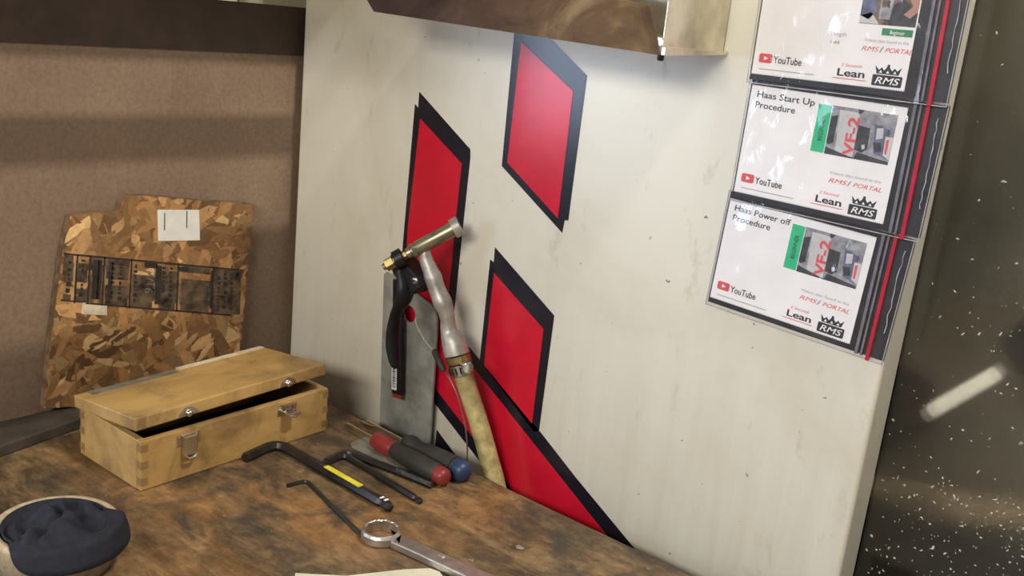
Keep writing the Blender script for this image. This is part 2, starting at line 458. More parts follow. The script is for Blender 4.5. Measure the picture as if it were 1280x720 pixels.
MZ(sweepo('inner_work_lamp', [(-.342, .49, .073), (-.307, .49, .112), (-.272, .49, .151)], .0100, 'work_lamp', mc, 12))  # glowing bar stands in for the blurred highlight behind the pane

# ------------------------------------------------------------------ workbench
wb = thing('workbench', 'worn oil stained plywood workbench standing against the cream machine panel', 'workbench', (-.3, -.6, -.9))
def WB(o): o.location = (.3, .6, .9); return o
WB(boxo('bench_top', (-1.148, .35, -1.45, -.045, -.04, 0), 'worn_plywood', wb, .003))
for x in (-1.10, .25):
    for y in (-1.38, -.16):
        WB(boxo('leg', (x, x+.07, y, y+.07, -.9, -.04), 'crate_wood', wb, .003))
WB(boxo('apron', (-1.06, .30, -1.36, -1.33, -.14, -.04), 'crate_wood', wb, .002))
WB(boxo('apron', (-1.06, .30, -.14, -.11, -.14, -.04), 'crate_wood', wb, .002))

# dark flat bar along the wall
tag(prismo('steel_bar', [(-1.0100, -.85), (-1.0838, -.4494), (-1.1052, -.3402), (-1.145, -.13), (-1.1492, -.13), (-1.1492, -.85)], 0.0002, .014, 'dark_bar', axes='xy', bevel=.0015),
    'dark stained flat bar lying on the bench along the brown wall', 'bar')

# ------------------------------------------------------------------ OSB offcut
OX = -1.137
osb = thing('strand_board', 'rough offcut of brown strand board leaning on the brown wall behind the box', 'board', (-1.1435, -.22, .0145))
OUT = [(-0.3352,0.2619),(-0.3203,0.2625),(-0.3030,0.2640),(-0.2854,0.2615),(-0.2716,0.2644),(-0.2684,0.2743),(-0.2631,0.2820),(-0.2280,0.2785),(-0.1429,0.2648),(-0.0943,0.2600),(-0.0702,0.2547),(-0.0786,0.1584),(-0.0878,0.0147),(-0.2141,0.0147),(-0.3265,0.0148),(-0.3723,0.0240),(-0.3639,0.0953),(-0.3458,0.2177)]
def LO(o): o.location = (1.1435, .22, -.0145); return o
LO(prismo('panel', OUT, OX-.0115, OX, 'board_edge', osb, 'yz'))
def inside(y, z):
    c = False
    for i in range(len(OUT)):
        (a, b), (p, q) = OUT[i], OUT[i-1]
        if (b > z) != (q > z) and y < (p-a)*(z-b)/(q-b)+a: c = not c
    return c
bm = bmesh.new(); lay = bm.loops.layers.color.new('tone')
tones = [(0.718, 0.549, 0.357), (0.657, 0.492, 0.31), (0.779, 0.614, 0.417), (0.566, 0.422, 0.267), (0.687, 0.516, 0.328), (0.861, 0.72, 0.511), (0.497, 0.365, 0.234), (0.672, 0.508, 0.318), (0.619, 0.459, 0.286)]
rr = random.Random(11); cnt = 0
while cnt < 820:
    y = rr.uniform(-.375, -.07); z = rr.uniform(.015, .283)
    L = rr.uniform(.009, .034); Wd = rr.uniform(.004, .012); a = rr.gauss(.25, .75)
    if rr.random() < .25: a += 1.4
    pts = []
    for (p, q) in ((-1, -.7), (-.4, -1.1), (.7, -.9), (1.1, .1), (.8, .9), (-.3, 1), (-1, .5)):
        p *= L*rr.uniform(.7, 1.15); q *= Wd*rr.uniform(.6, 1.2)
        pts.append((y+p*math.cos(a)-q*math.sin(a), z+p*math.sin(a)+q*math.cos(a)))
    if not inside(y, z): continue
    for i_, p in enumerate(pts):
        if not inside(*p):
            lo, hi = 0.0, 1.0
            for _ in range(9):
                m_ = (lo+hi)/2
                if inside(y+(p[0]-y)*m_, z+(p[1]-z)*m_): lo = m_
                else: hi = m_
            pts[i_] = (y+(p[0]-y)*lo, z+(p[1]-z)*lo)
    d = OX + .00012 + rr.random()*.0011
    vs = [bm.verts.new((d + rr.uniform(-.0002, .0002), *p)) for p in pts]; ws = [bm.verts.new((OX-.0004, *p)) for p in pts]
    t = rr.choice(tones); k = rr.uniform(.75, 1.1)
    fs = [bm.faces.new(vs)] + [bm.faces.new((vs[i], ws[i], ws[i-1], vs[i-1])) for i in range(len(vs))]
    for f in fs:
        for lp in f.loops: lp[lay] = (t[0]*k, t[1]*k, t[2]*k, 1)
    cnt += 1
stuff(LO(link('wood_strands', bm, 'strand', osb)))
lab = LO(prismo('paper_label', [(-0.2211,0.2603),(-0.1599,0.2552),(-0.1578,0.2135),(-0.2196,0.2190)], OX, OX+.0018, 'label_paper', osb, 'yz'))
lab['label'] = 'white paper label with two vertical black lines'
for y in (-.2115, -.1790):
    LO(boxo('printed_line', (OX+.0017, OX+.0021, y, y+.0012, .2325, .2555), 'print_black', lab)).location = (0, 0, 0)
LO(prismo('paper_scrap', [(-0.3216,0.1528),(-0.2903,0.1436),(-0.2904,0.1299),(-0.3239,0.1376)], OX, OX+.0017, 'cream_tape', osb, 'yz'))['label'] = 'torn cream scrap'
# inked stamp: frame lines, cells and worn characters
def ST(s, t):     # s along, t down the band, both 0..1
    A, B, C_, D_ = (-0.3445,0.2178),(-0.0860,0.1633),(-0.0862,0.0936),(-0.3498,0.1572)
    tp = (A[0]+(B[0]-A[0])*s, A[1]+(B[1]-A[1])*s); bt = (D_[0]+(C_[0]-D_[0])*s, D_[1]+(C_[1]-D_[1])*s)
    return (tp[0]+(bt[0]-tp[0])*t, tp[1]+(bt[1]-tp[1])*t)
bm = bmesh.new()
def ink(bm, s0, s1, t0, t1, d=.0016):
    prism(bm, [ST(s0, t0), ST(s1, t0), ST(s1, t1), ST(s0, t1)], OX+.0003, OX+d, 'yz')
for a, b in ((0, .055), (.06, .125), (.13, .20), (.205, .335), (.345, .475), (.49, .60), (.61, .80), (.81, .995)):
    for k in range(7):
        t0 = .04+k*.132
        if rr.random() < .88: ink(bm, a+rr.uniform(0, .012), b-rr.uniform(0, .014), t0, t0+rr.uniform(.122, .138), .00145)
LO(link('stamp_band', bm, 'stamp_wash', osb))['label'] = 'brown black inked stamp band'
bm = bmesh.new()
ink(bm, 0, 1, 0, .03, .0019); ink(bm, .12, .93, .97, 1, .0019); ink(bm, 0, .12, .95, .975, .0018)
for s in (.065, .128, .20, .34, .60, .81): ink(bm, s-.0035, s+.0035, .0, 1, .0019)
for s, wdt in ((.145, .03), (.17, .018), (.475, .03), (.225, .02), (.795, .01)):
    ink(bm, s, s+wdt, .08, .88, .0018)
for s in (.03, .095, .245, .285, .365, .52, .56, .845, .885, .925):
    t = .10
    while t < .88:
        h_ = rr.uniform(.03, .09); wd = rr.uniform(.010, .022)
        if rr.random() < .85: ink(bm, s-wd*rr.uniform(.3, .6), s+wd*rr.uniform(.3, .6), t, t+h_, .0018)
        t += h_ + rr.uniform(.02, .05)
ink(bm, .60, .66, .07, .14, .0018); ink(bm, .41, .48, .04, .14, .0018)
LO(link('stamp_print', bm, 'stamp_ink', osb))['label'] = 'worn black stamped characters and frame lines'
def stamp_text(s, at, hh, mat_, rot):
    p = ST(*at)
    o = text('stamp_print', s, mat_, osb, 0, 0, hh, None, 0, .004, 0, 0)
    for q in o.data.vertices:
        x, z = q.co.x, q.co.z
        yy = x*math.cos(rot)-z*math.sin(rot); zz = x*math.sin(rot)+z*math.cos(rot)
        q.co = (OX+.0020, p[0]+yy, p[1]+zz)
    LO(o)
stamp_text('7/16', (.43, .22), .0115, 'dark_tape', rad(-100))

# ------------------------------------------------------------------ wooden case
bx = thing('wooden_case', 'small finger jointed wooden case with lid ajar and two metal clasps', 'box', (-.9147, -.3745, 0.0004), (0, 0, rad(.97)))
# local: x out of the clasp face, y along it
Lb, Db, Hb, T = .2665, .1265, .0590, .0085
bd = boxo('case_bottom', (-Db+T, -T, T, Lb-T, .0, .006), 'box_wood', bx)
boxo('front_board', (-T, 0, 0, Lb, 0, Hb), 'box_wood', bx, .0012)
boxo('back_board', (-Db, -Db+T, 0, Lb, 0, Hb), 'box_wood', bx, .0012)
boxo('end_board', (-Db+T, -T, 0, T, 0, Hb), 'box_wood', bx, .0008)
boxo('end_board', (-Db+T, -T, Lb-T, Lb, 0, Hb), 'box_wood', bx, .0008)
for z in (.006, .026, .046):
    for (x0, x1, y0, y1) in ((-T*.98, .0003, -.0003, T), (-T*.98, .0003, Lb-T, Lb+.0003), (-Db-.0003, -Db+T, -.0003, T)):
        boxo('finger_joint', (x0, x1, y0, y1, z, z+.009), 'joint_end_grain', bx)
boxo('dark_lining', (-Db+T, -T, T, Lb-T, .006, .0075), 'dark_interior', bx)
th = math.atan2(.0135, Db); LT = .0150
lid = bpy.data.objects.new('lid', None)
bmL = bmesh.new(); box(bmL, 0, Db+.001, -.0065, Lb-.0055, 0, LT)
lid = link('lid', bmL, 'box_wood', bx, bevel=.0015)
lid.location = (-Db, 0, Hb+.0006); lid.rotation_euler = (rad(1.15), -th, 0)
boxo('dark_tape', (.002, .0175, .008, .122, LT-.0002, LT+.0006), 'dark_tape', lid)['label'] = 'grey green worn tape strip'
boxo('cream_strip', (-.001, .0075, .128, .258, LT-.0002, LT+.0012), 'cream_tape', lid)['label'] = 'cream paper strip along the back edge'
def half_disc(r, n=10): return [(r*math.cos(math.pi*k/n), r*math.sin(math.pi*k/n)) for k in range(n+1)]
for yc in (.0585, .1995):
    # keeper on the lid
    pts = [(yc-.0135, .0012), (yc+.0135, .0012), (yc+.0120, .0052), (yc+.0075, .0088), (yc+.003, .0118), (yc-.003, .0118), (yc-.0075, .0088), (yc-.0120, .0052)]
    k = prismo('clasp_keeper', pts, Db+.0008, Db+.0022, 'steel_bright', lid, 'yz', .0003)
    sweepo('keeper_knob', [(Db+.001, yc, .0045), (Db+.0045, yc, .0045), (Db+.0065, yc, .0045), (Db+.0075, yc, .0045)], [.0040, .0042, .0032, .0010], 'chrome', lid, 12)
    # toggle on the front board
    base = prismo('clasp_plate', [(yc-.0145, .0410), (yc+.0145, .0410), (yc+.0145, .0545), (yc-.0145, .0545)], -.0005, .0013, 'steel_bright', bx, 'yz', .0004)
    if yc < .1:
        boxo('clasp_lever', (.0012, .0075, yc-.0085, yc+.0085, .0300, .0535), 'steel_bright', base, .0012, Matrix.Translation((0, 0, 0)))
        sweepo('lever_lip', [(.0075, yc-.0078, .0300), (.0085, yc-.004, .0268), (.0085, yc+.004, .0268), (.0075, yc+.0078, .0300)], .0018, 'chrome', base, 8)
    else:
        boxo('clasp_lever', (.0012, .0150, yc-.0085, yc+.0085, .0440, .0470), 'steel_bright', base, .0010)
        sweepo('lever_lip', [(.0150, yc-.0085, .0452), (.0165, yc, .0430), (.0150, yc+.0085, .0452)], .0018, 'chrome', base, 8)
        boxo('clasp_loop', (.0012, .0060, yc-.0065, yc+.0065, .0470, .0540), 'chrome', base, .001)
    sweepo('rivet', [(.0010, yc-.0115, .0515), (.0022, yc-.0115, .0515)], .0013, 'steel_bright', base, 8)
    sweepo('rivet', [(.0010, yc+.0115, .0515), (.0022, yc+.0115, .0515)], .0013, 'steel_bright', base, 8)

# ------------------------------------------------------------------ steel plate with a hole, behind the spray gun
pl = thing('steel_plate', 'grey steel plate with a round hole standing on edge against the panel', 'plate', (-.87, -.012, -.02))
bm = bmesh.new()
oc = [(-.9155, -.035), (-.8205, -.035), (-.8255, .150), (-.8275, .163), (-.832, .172), (-.840, .178), (-.850, .181), (-.905, .196), (-.924, .201), (-.9285, .197)]
hc = Vector((-.8765, .1555)); hr = .0115
outer = [bm.verts.new((p[0], -.014, p[1])) for p in oc]
hole = [bm.verts.new((hc.x+hr*math.cos(2*math.pi*k/20), -.014, hc.y+hr*math.sin(2*math.pi*k/20))) for k in range(20)]
es = [bm.edges.new((outer[i-1], outer[i])) for i in range(len(outer))] + [bm.edges.new((hole[i-1], hole[i])) for i in range(20)]
r_ = bmesh.ops.triangle_fill(bm, edges=es, use_beauty=True)
for f in list(bm.faces):
    c = f.calc_center_median()
    if (Vector((c.x, c.z))-hc).length < hr*.9: bm.faces.remove(f)
ex = bmesh.ops.extrude_face_region(bm, geom=bm.faces[:])
bmesh.ops.translate(bm, vec=(0, .003, 0), verts=[v for v in ex['geom'] if isinstance(v, bmesh.types.BMVert)])
p_ = link('plate_sheet', bm, 'steel_plate', pl); p_.location = (.87, .012, .02)

# ------------------------------------------------------------------ spray gun on its hose
gn = thing('spray_gun', 'metal air and water gun with black trigger on a stiff yellow hose', 'spray gun', (-.675, -.026, 0))
def G(o): o.location = (.675, .026, 0); return o
a, b = Vector((-.8293, -.074, .2543)), Vector((-.7910, -.034, .2915))
G(sweepo('barrel', [a, a.lerp(b, .08), a.lerp(b, .10), a.lerp(b, .13), a.lerp(b, .18), a.lerp(b, .22), a.lerp(b, .9), b],
         [.0068, .0072, .0094, .0094, .0078, .0092, .0092, .0092], 'nickel_tube', gn, 18))
d = (b-a).normalized()
nz = G(sweepo('nozzle_collar', [b-d*.004, b-d*.0035, b+d*.006, b+d*.0068], [.0096, .0122, .0122, .0100], 'zinc_cast', gn, 18))
sweepo('nozzle_bore', [b+d*.0066, b+d*.0071], [.0075, .0075], 'dark_interior', nz, 14)
kn = G(sweepo('packing_nut', [a-d*.030, a-d*.0292, a-d*.019, a-d*.0185, a-d*.001], [.0062, .0078, .0078, .0048, .0050], 'brass', gn, 6, smooth=False))
sweepo('valve_stem', [a-d*.0335, a-d*.030], [.0038, .0045], 'brass', kn, 10)
G(sweepo('trigger_loop', [a-d*.017, a-d*.0165, a-d*.006, a-d*.0055], [.0095, .0118, .0118, .0095], 'black_plastic', gn, 16))
hp = [(-.8150, -.0585, .2640), (-.8150, -.058, .2568), (-.8135, -.057, .2491), (-.8073, -.056, .2391), (-.8010, -.055, .2287), (-.7966, -.054, .2198), (-.7915, -.053, .2108), (-.7850, -.052, .2010), (-.7800, -.050, .1910), (-.7772, -.0485, .1796), (-.7752, -.047, .1669), (-.7692, -.046, .1573), (-.7640, -.045, .1480), (-.7604, -.0445, .1399)]
hrad = [.0050, .0076, .0086, .0094, .0112, .0104, .0108, .0118, .0100, .0092, .0104, .0142, .0158, .0160]
hpc = catmull(hp, 3); hrc = []
for i in range(len(hp)-1):
    for k in range(3): hrc.append(hrad[i]+(hrad[i+1]-hrad[i])*(k/3))
hrc.append(hrad[-1])
G(sweepo('grip', hpc, hrc, 'zinc_cast', gn, 18))
# brass coupling, clamp, hose
c0, c1 = Vector((-.7604, -.0445, .1399)), Vector((-.7468, -.040, .1060)); cdv = (c1-c0).normalized()
G(sweepo('brass_ring', [c0, c0+cdv*.001, c0+cdv*.0095, c0+cdv*.0105], [.0135, .0158, .0158, .0135], 'brass', gn, 20))
cl = G(sweepo('hose_clamp', [c0+cdv*.011, c0+cdv*.0115, c0+cdv*.0245, c0+cdv*.025], [.0138, .0150, .0150, .0138], 'chrome', gn, 20))
bm = bmesh.new()
ux_ = cdv.cross(Vector((0, 1, 0))).normalized(); uy_ = cdv.cross(ux_)
for k in range(16):
    aa = 2*math.pi*k/16 + .1
    cc = c0+cdv*.018 + (ux_*math.cos(aa)+uy_*math.sin(aa))*.0150
    sweep(bm, [cc-cdv*.004, cc+cdv*.004], .0009, 6)
stuff(link('clamp_slots', bm, 'black_oxide', cl))
sc = Vector((-.7300, -.058, .1365))
sweepo('clamp_screw', [sc+Vector((-.012, .006, -.004)), sc, sc+Vector((.0042, -.0055, .001)), sc+Vector((.0048, -.0063, .001))], [.0050, .0068, .0068, .0050], 'chrome', cl, 12)
hs = catmull([(-.7570, -.042, .1285), (-.7495, -.040, .1119), (-.7262, -.031, .0560), (-.7085, -.0255, .0120), (-.6957, -.0235, -.0177), (-.668, -.0225, -.09), (-.62, -.0225, -.25)], 6)
G(sweepo('hose', hs, .0120, 'hose_rubber', gn, 18))
# trigger
tp = catmull([(-.8374, -.072, .2320), (-.8300, -.073, .2185), (-.8275, -.074, .2073), (-.8310, -.074, .1943), (-.8386, -.073, .1815), (-.8440, -.072, .1688), (-.8472, -.071, .1500), (-.8468, -.070, .1318), (-.8426, -.070, .1157), (-.8395, -.070, .1070), (-.8385, -.070, .1030)], 4)
tr = []
tv = [.0100, .0120, .0125, .0115, .0092, .0085, .0092, .0098, .0085, .0062, .0030]
for i in range(len(tv)-1):
    for k in range(4): tr.append(tv[i]+(tv[i+1]-tv[i])*k/4)
tr.append(tv[-1])
tg = G(sweepo('trigger', tp, tr, 'black_plastic', gn, 14, flat=(1.0, .62)))
br = prismo('trigger_bracket', [(-.8593, .2384), (-.8587, .2455), (-.8511, .2522), (-.8413, .2505), (-.8355, .2460), (-.8184, .2363), (-.8090, .2307), (-.8032, .2185), (-.8164, .2053), (-.8321, .2132), (-.8496, .2238)], -.076, -.050, 'black_plastic', tg, 'xz', .0035)
sweepo('pivot_screw', [(-.8112, -.075, .2258), (-.8112, -.0778, .2258), (-.8112, -.0785, .2258)], [.0044, .0044, .0034], 'chrome', tg, 14)
sweepo('screw_socket', [(-.8112, -.0786, .2258), (-.8112, -.0789, .2258)], .0018, 'black_oxide', tg, 6)
# barcode tag and stick behind the trigger
RS = Matrix.Translation((-.886, 0, .08)) @ Matrix.Rotation(rad(-5), 4, 'Y') @ Matrix.Translation((.886, 0, -.08))
tk = G(boxo('black_strip', (-.8890, -.8715, -.026, -.021, .0440, .200), 'black_plastic', gn, .001, RS))
bc = boxo('barcode_tag', (-.8885, -.8795, -.0268, -.0258, .0500, .098), 'tag_paper', tk, 0, RS)
bc['label'] = 'white barcode sticker'
bm = bmesh.new(); z = .054
while z < .094:
    h_ = rr.choice((.0008, .0012, .0018)); box(bm, -.8868, -.8812, -.0272, -.0267, z, z+h_, RS); z += h_+rr.choice((.0010, .0016))
stuff(link('barcode_bars', bm, 'print_black', tk))
boxo('red_tip', (-.8882, -.8723, -.0262, -.0208, .0390, .0445), 'red_plastic', tk, .001, RS)
# wire and sleeve
G(sweepo('wire', catmull([(-.8310, -.048, .1690), (-.8295, -.050, .1640), (-.8218, -.050, .1544), (-.8080, -.050, .1431), (-.7921, -.051, .1354)], 5), .0013, 'zinc_cast', gn, 8))
G(sweepo('wire_sleeve', [(-.7900, -.054, .1385), (-.7880, -.055, .1370), (-.7700, -.060, .1245), (-.7660, -.060, .1205)], [.003, .0042, .0042, .0035], 'grip_grey', gn, 10))
G(sweepo('wire', catmull([(-.7680, -.059, .1220), (-.7645, -.052, .1110), (-.7490, -.050, .0910), (-.7383, -.044, .0555), (-.7360, -.040, .0330), (-.7346, -.038, .0122), (-.7340, -.036, -.05)], 5), .0011, 'wire_steel', gn, 8))

# ------------------------------------------------------------------ tray on the panel
tr_ = thing('steel_tray', 'stained folded steel tray fixed high on the cream panel above the logo', 'tray', (-.68, 0, .525))
def TR(o): o.location = (.68, 0, -.525); return o
yF = -.1203
TR(prismo('front_lip', [(-.8650, .5333), (-.4860, .5236), (-.4975, .5530), (-.5045, .5668), (-.5275, .5682), (-.60, .572), (-.93, .596), (-.905, .577), (-.878, .5455)], yF, yF+.0018, 'stained_steel', tr_, bevel=.0006))
bm = bmesh.new()
vs = [bm.verts.new(p) for p in ((-.8650, yF+.001, .5468), (-.4870, yF+.001, .5370), (-.4870, -.0015, .5370), (-.8650, -.0015, .5468))]
bm.faces.new(vs); ex = bmesh.ops.extrude_face_region(bm, geom=bm.faces[:])
bmesh.ops.translate(bm, vec=(0, 0, .0018), verts=[v for v in ex['geom'] if isinstance(v, bmesh.types.BMVert)])
TR(link('tray_bottom', bm, 'steel_bright', tr_))
e_ = TR(prismo('end_plate', [(yF+.004, .5250), (-.002, .5290), (-.002, .66), (yF+.0025, .66)], -.4880, -.4865, 'steel_bright', tr_, 'yz', .0004))
TR(prismo('end_flange', [(yF+.001, .5236), (-.002, .5285), (-.002, .5315), (yF+.001, .5315)], -.4862, -.4815, 'steel_bright', tr_, 'yz', .0006))
TR(boxo('back_plate', (-.8650, -.4870, -.0035, -.0015, .530, .66), 'steel_bright', tr_))
TR(sweepo('stud', [(-.4900, -.112, .5245), (-.4900, -.112, .5200), (-.4900, -.112, .5185)], [.003, .0034, .0024], 'black_oxide', tr_, 10))
fill_o = thing('led_strip', 'slim cool white light bar fixed under the stained steel tray', 'lamp', (-.70, -.104, .5345))  # bar added as cool fill for the panel below the tray
le = boxo('lamp_body', (-.16, .16, -.009, .009, .0, .0065), 'lamp_housing', fill_o)
boxo('diffuser', (-.155, .155, -.007, .007, -.003, .0002), 'led', fill_o)
fill_o.rotation_euler = (0, rad(1.45), 0)

# ------------------------------------------------------------------ procedure cards in zip sleeves
def photo_machine(ph, u0, v0):
    # washed-out shop picture: machine front, dark doors, chuck, pale panel with the red number
    def q(name, pts, m, d): prismo(name, [(u0+a, -(v0+b)) for a, b in pts], -d, 0, m, ph)
    q('photo_shape', [(6, 12), (14, 10), (14, 36), (6, 40)], 'photo_dark', .0) if False else None
    mm = .001
    def r(pts, m, d): prismo('photo_shape', [(u0+a*mm, -(v0+b*mm)) for a, b in pts], -.00040-d, -.00035, m, ph)
    r([(0, 10), (6.5, 8), (6.5, 33), (2, 36), (0, 34)], 'photo_dark', .00002)
    r([(7, 3), (26, 3), (27, 43), (10, 44)], 'photo_light', .00003)
    r([(27, 14), (38, 15), (39, 34), (34, 38), (27, 36)], 'photo_dark', .00004)
    r([(41, 10), (56, 14), (57, 40), (45, 36)], 'photo_blue', .00004)
    r([(44, 14), (50, 13), (51, 22), (45, 24)], 'photo_light', .00006)
    r([(43, 27), (50, 26), (52, 34), (46, 35)], 'photo_dark', .00006)
    r([(0, 38), (30, 44.5), (0, 44.5)], 'photo_dark', .00006)
    r([(30, 38), (45, 40), (60, 42), (60, 44.5), (28, 44.5)], 'photo_dark', .00005)
    r([(24, 0), (30, 0), (27, 4), (25, 4)], 'photo_dark', .00007)
    r([(53, 20), (60, 20), (60, 40), (54, 37)], 'photo_light', .00007)
    r([(54.5, 23), (57, 22), (57, 36), (55, 35)], 'print_red', .00009)
    r([(33, 31), (36, 30), (36.5, 34), (34, 35)], 'photo_light', .00009)
def rms_logo(cardo, u, v, uw):
    mm = .001
    # crown: five points and a band
    cr = [(u+3.0, v-1.6), (u+1.0, v-8.5), (u+4.6, v-5.0), (u+7.0, v-7.4), (u+9.2, v-4.8), (u+11.2, v-7.4), (u+11.7, v-10.2), (u+13.6, v-10.2), (u+14.1, v-7.4), (u+16.2, v-4.8), (u+18.4, v-7.4), (u+20.8, v-5.0), (u+24.4, v-8.5), (u+22.4, v-1.6)]
    k = uw/25.4
    P = lambda pts: [((u+(a-u)*k)*mm, -b_*mm) for a, b_ in pts]
    prismo('crown_mark', P(cr), -.00045, -.0003, 'print_black', cardo)
    for du in (6.4, 12.7, 19.0):
        prismo('crown_gap', P([(u+du-1.5, v-2.6), (u+du, v-5.0), (u+du+1.5, v-2.6)]), -.00055, -.0003, 'card_white', cardo)
    prismo('logo_plate', P([(u, v-.2), (u+.6, v-.8), (u+25.6, v-.8), (u+26.4, v), (u+26.4, v+8.0), (u+25.6, v+8.8), (u+.6, v+8.8), (u, v+8.0)]), -.00045, -.0003, 'print_black', cardo)
    text('logo_text', 'RMS', 'card_white', cardo, (u+2.0*k)*mm, (v+6.8)*mm, .0058, .0218*k, .25, .008, -.0006)
def play_logo(cardo, u, v, w_, h_):
    mm = .001; n = 5; r = 2.0; pts = []
    for cx, cy, a0 in ((u+w_-r, v+r, -90), (u+w_-r, v+h_-r, 0), (u+r, v+h_-r, 90), (u+r, v+r, 180)):
        for k in range(n+1):
            a = rad(a0+90*k/n); pts.append(((cx+r*math.cos(a))*mm, -(cy+r*math.sin(a))*mm))
    prismo('logo_plate', pts, -.00045, -.0003, 'print_red', cardo)
    prismo('play_mark', [((u+w_*.38)*mm, -(v+h_*.28)*mm), ((u+w_*.70)*mm, -(v+h_*.5)*mm), ((u+w_*.38)*mm, -(v+h_*.72)*mm)], -.00055, -.0003, 'card_white', cardo)
def sleeve(label, loc, tilt, title, kind, Wc, top, right):
    mm = .001
    t = thing('card_sleeve', label, 'card', loc, (0, rad(tilt), 0), 'zip sleeves with procedure cards')
    Hc = .1055
    boxo('backing_sheet', (-.0018, .1855, .0008, .0018, -Hc-.0055, top-.001), 'backing_black', t)
    # card with a finely perforated top and bottom edge
    pts = [(0, 0)]; nt_ = 74
    for k in range(nt_): pts += [(Wc*(k+.30)/nt_, 0), (Wc*(k+.42)/nt_, -.0009), (Wc*(k+.68)/nt_, -.0009), (Wc*(k+.80)/nt_, 0)]
    pts += [(Wc, 0), (Wc, -Hc)]
    for k in reversed(range(nt_)): pts += [(Wc*(k+.80)/nt_, -Hc), (Wc*(k+.68)/nt_, -Hc+.0009), (Wc*(k+.42)/nt_, -Hc+.0009), (Wc*(k+.30)/nt_, -Hc)]
    pts += [(0, -Hc)]
    c = prismo('card', pts, -.0003, .0006, 'card_white', t)
    if kind == 'photo':
        for i, s in enumerate(title):
            text('title_text', s, 'print_black', c, .0063, (11.0+10.0*i)*mm, .0060, (.0605 if i == 0 else .0412) if 'off' in title[0] else (.0590 if i == 0 else .0412), 0, .008)
        boxo('green_block', (70.0*mm, 83.0*mm, -.00045, -.0003, -52.2*mm, -8.2*mm), 'print_green', c)
        text('green_block_text', 'BEGINNER', 'print_black', c, 79.0*mm, 42*mm, .0042, .0235, 0, .006, -.0006, rad(90))
        ph = boxo('printed_photo', (83.6*mm, 144.2*mm, -.00035, -.0003, -52.6*mm, -7.8*mm), 'photo_grey', c)
        photo_machine(c, 83.9*mm, 7.9*mm)
        text('photo_text', 'VF-2', 'print_red', c, 110.5*mm, 50*mm, .0095, .0355, 0, .03, -.0007, rad(90))
        text('small_text', 'Videos also found at the', 'print_grey', c, 92.8*mm, 69.8*mm, .0028, .0490, 0, .002)
        text('portal_text', 'RMS', 'print_red', c, 92.5*mm, 77.6*mm, .0040, .0180, .3, 0)
        text('portal_text', '/', 'print_black', c, 111.5*mm, 77.9*mm, .0048, .0035, .2, .012)
        text('portal_text', 'PORTAL', 'print_red', c, 116.5*mm, 77.6*mm, .0040, .0268, .3, .004)
    else:
        text('small_text', 'Length', 'print_grey', c, 72*mm, 63.5*mm, .0036, .0145, 0, .003)
        text('small_text', '1:44', 'print_grey', c, 72*mm, 71.0*mm, .0036, .0085, 0, .003)
        boxo('printed_photo', (96*mm, 146*mm, -.00035, -.0003, -51*mm, -8*mm), 'photo_brown', c)
        def r(pts, m, d=.00003): prismo('photo_shape', [(a*mm, -b_*mm) for a, b_ in pts], -.0004-d, -.00035, m, c)
        r([(96, 10), (108, 9), (110, 40), (104, 47), (96, 44)], 'photo_blue')
        r([(96, 44), (106, 41), (114, 50.5), (96, 50.5)], 'photo_light')
        r([(112, 20), (124, 22), (123, 46), (113, 46)], 'photo_grey')
        r([(114, 30), (121, 30), (121, 36), (114, 36)], 'photo_brown', .00005)
        r([(124, 34), (132, 28), (146, 40), (146, 51), (122, 51)], 'photo_dark', .00006)
        r([(128, 12), (138, 10), (146, 16), (146, 38), (140, 44), (134, 41), (141, 34), (137, 28), (129, 24)], 'photo_skin', .00007)
        boxo('green_block', (118*mm, 145*mm, -.00045, -.0003, -59.5*mm, -53.5*mm), 'print_dark_green', c)
        text('green_block_text', 'Beginner', 'card_white', c, 125*mm, 58.2*mm, .0033, .0130, 0, .004)
        text('small_text', 'Videos also found at the', 'print_grey', c, 104.0*mm, 66.0*mm, .0028, .0395, 0, .002)
        text('portal_text', 'RMS', 'print_red', c, 102.0*mm, 74*mm, .0042, .0158, .3, 0)
        text('portal_text', '/', 'print_black', c, 119*mm, 74.3*mm, .0050, .0035, .2, .012)
        text('portal_text', 'PORTAL', 'print_red', c, 123.5*mm, 74*mm, .0042, .0240, .3, .004)
    play_logo(c, 5.5, 85.6, 13.6, 8.6)
    text('logo_text', 'YouTube', 'print_black', c, 20.6*mm, 93.4*mm, .0066, .0285, 0, .012)
    text('small_text', 'tap or scan to watch the video', 'print_grey', c, 7.2*mm, 100.2*mm, .0014, .055, 0, 0) if False else None
    boxo('small_line', (7.2*mm, 62.4*mm, -.00042, -.0003, -100.5*mm, -99.6*mm), 'print_grey', c)
    text('small_text', '2 Second', 'print_red', c, 86.7*mm, 89.4*mm, .0026, .0190, .1, .002)
    text('lean_text', 'Lean', 'print_black', c, 83.6*mm, 97.9*mm, .0064, .0255, 0, .022)
    boxo('red_underline', (80.5*mm, 111.7*mm, -.00042, -.0003, -100.6*mm, -99.9*mm), 'print_red', c)
    rms_logo(c, 117.0, 94.2, 25.6)
    # zip end
    bot = -Hc - .0085
    prismo('zip_track', [(.1555, top-.002), (.1585, top-.002), (.1605, bot+.002), (.1575, bot+.002)], -.0012, .0008, 'zip_grey', t, bevel=.0004)
    prismo('zip_track', [(.1610, top-.002), (.1630, top-.002), (.1650, bot+.002), (.1630, bot+.002)], -.0015, .0008, 'zip_grey', t, bevel=.0004)
    prismo('zip_strip', [(.1665, top+.001), (.1702, top+.001), (.1724, bot-.001), (.1687, bot-.001)], -.0018, .0008, 'zip_red', t, bevel=.0007)
    # clear film, gently puckered
    bm = bmesh.new(); nu, nv = 46, 28; grid = []
    rr2 = random.Random(len(label))
    ph_ = [rr2.uniform(0, 6.3) for _ in range(6)]
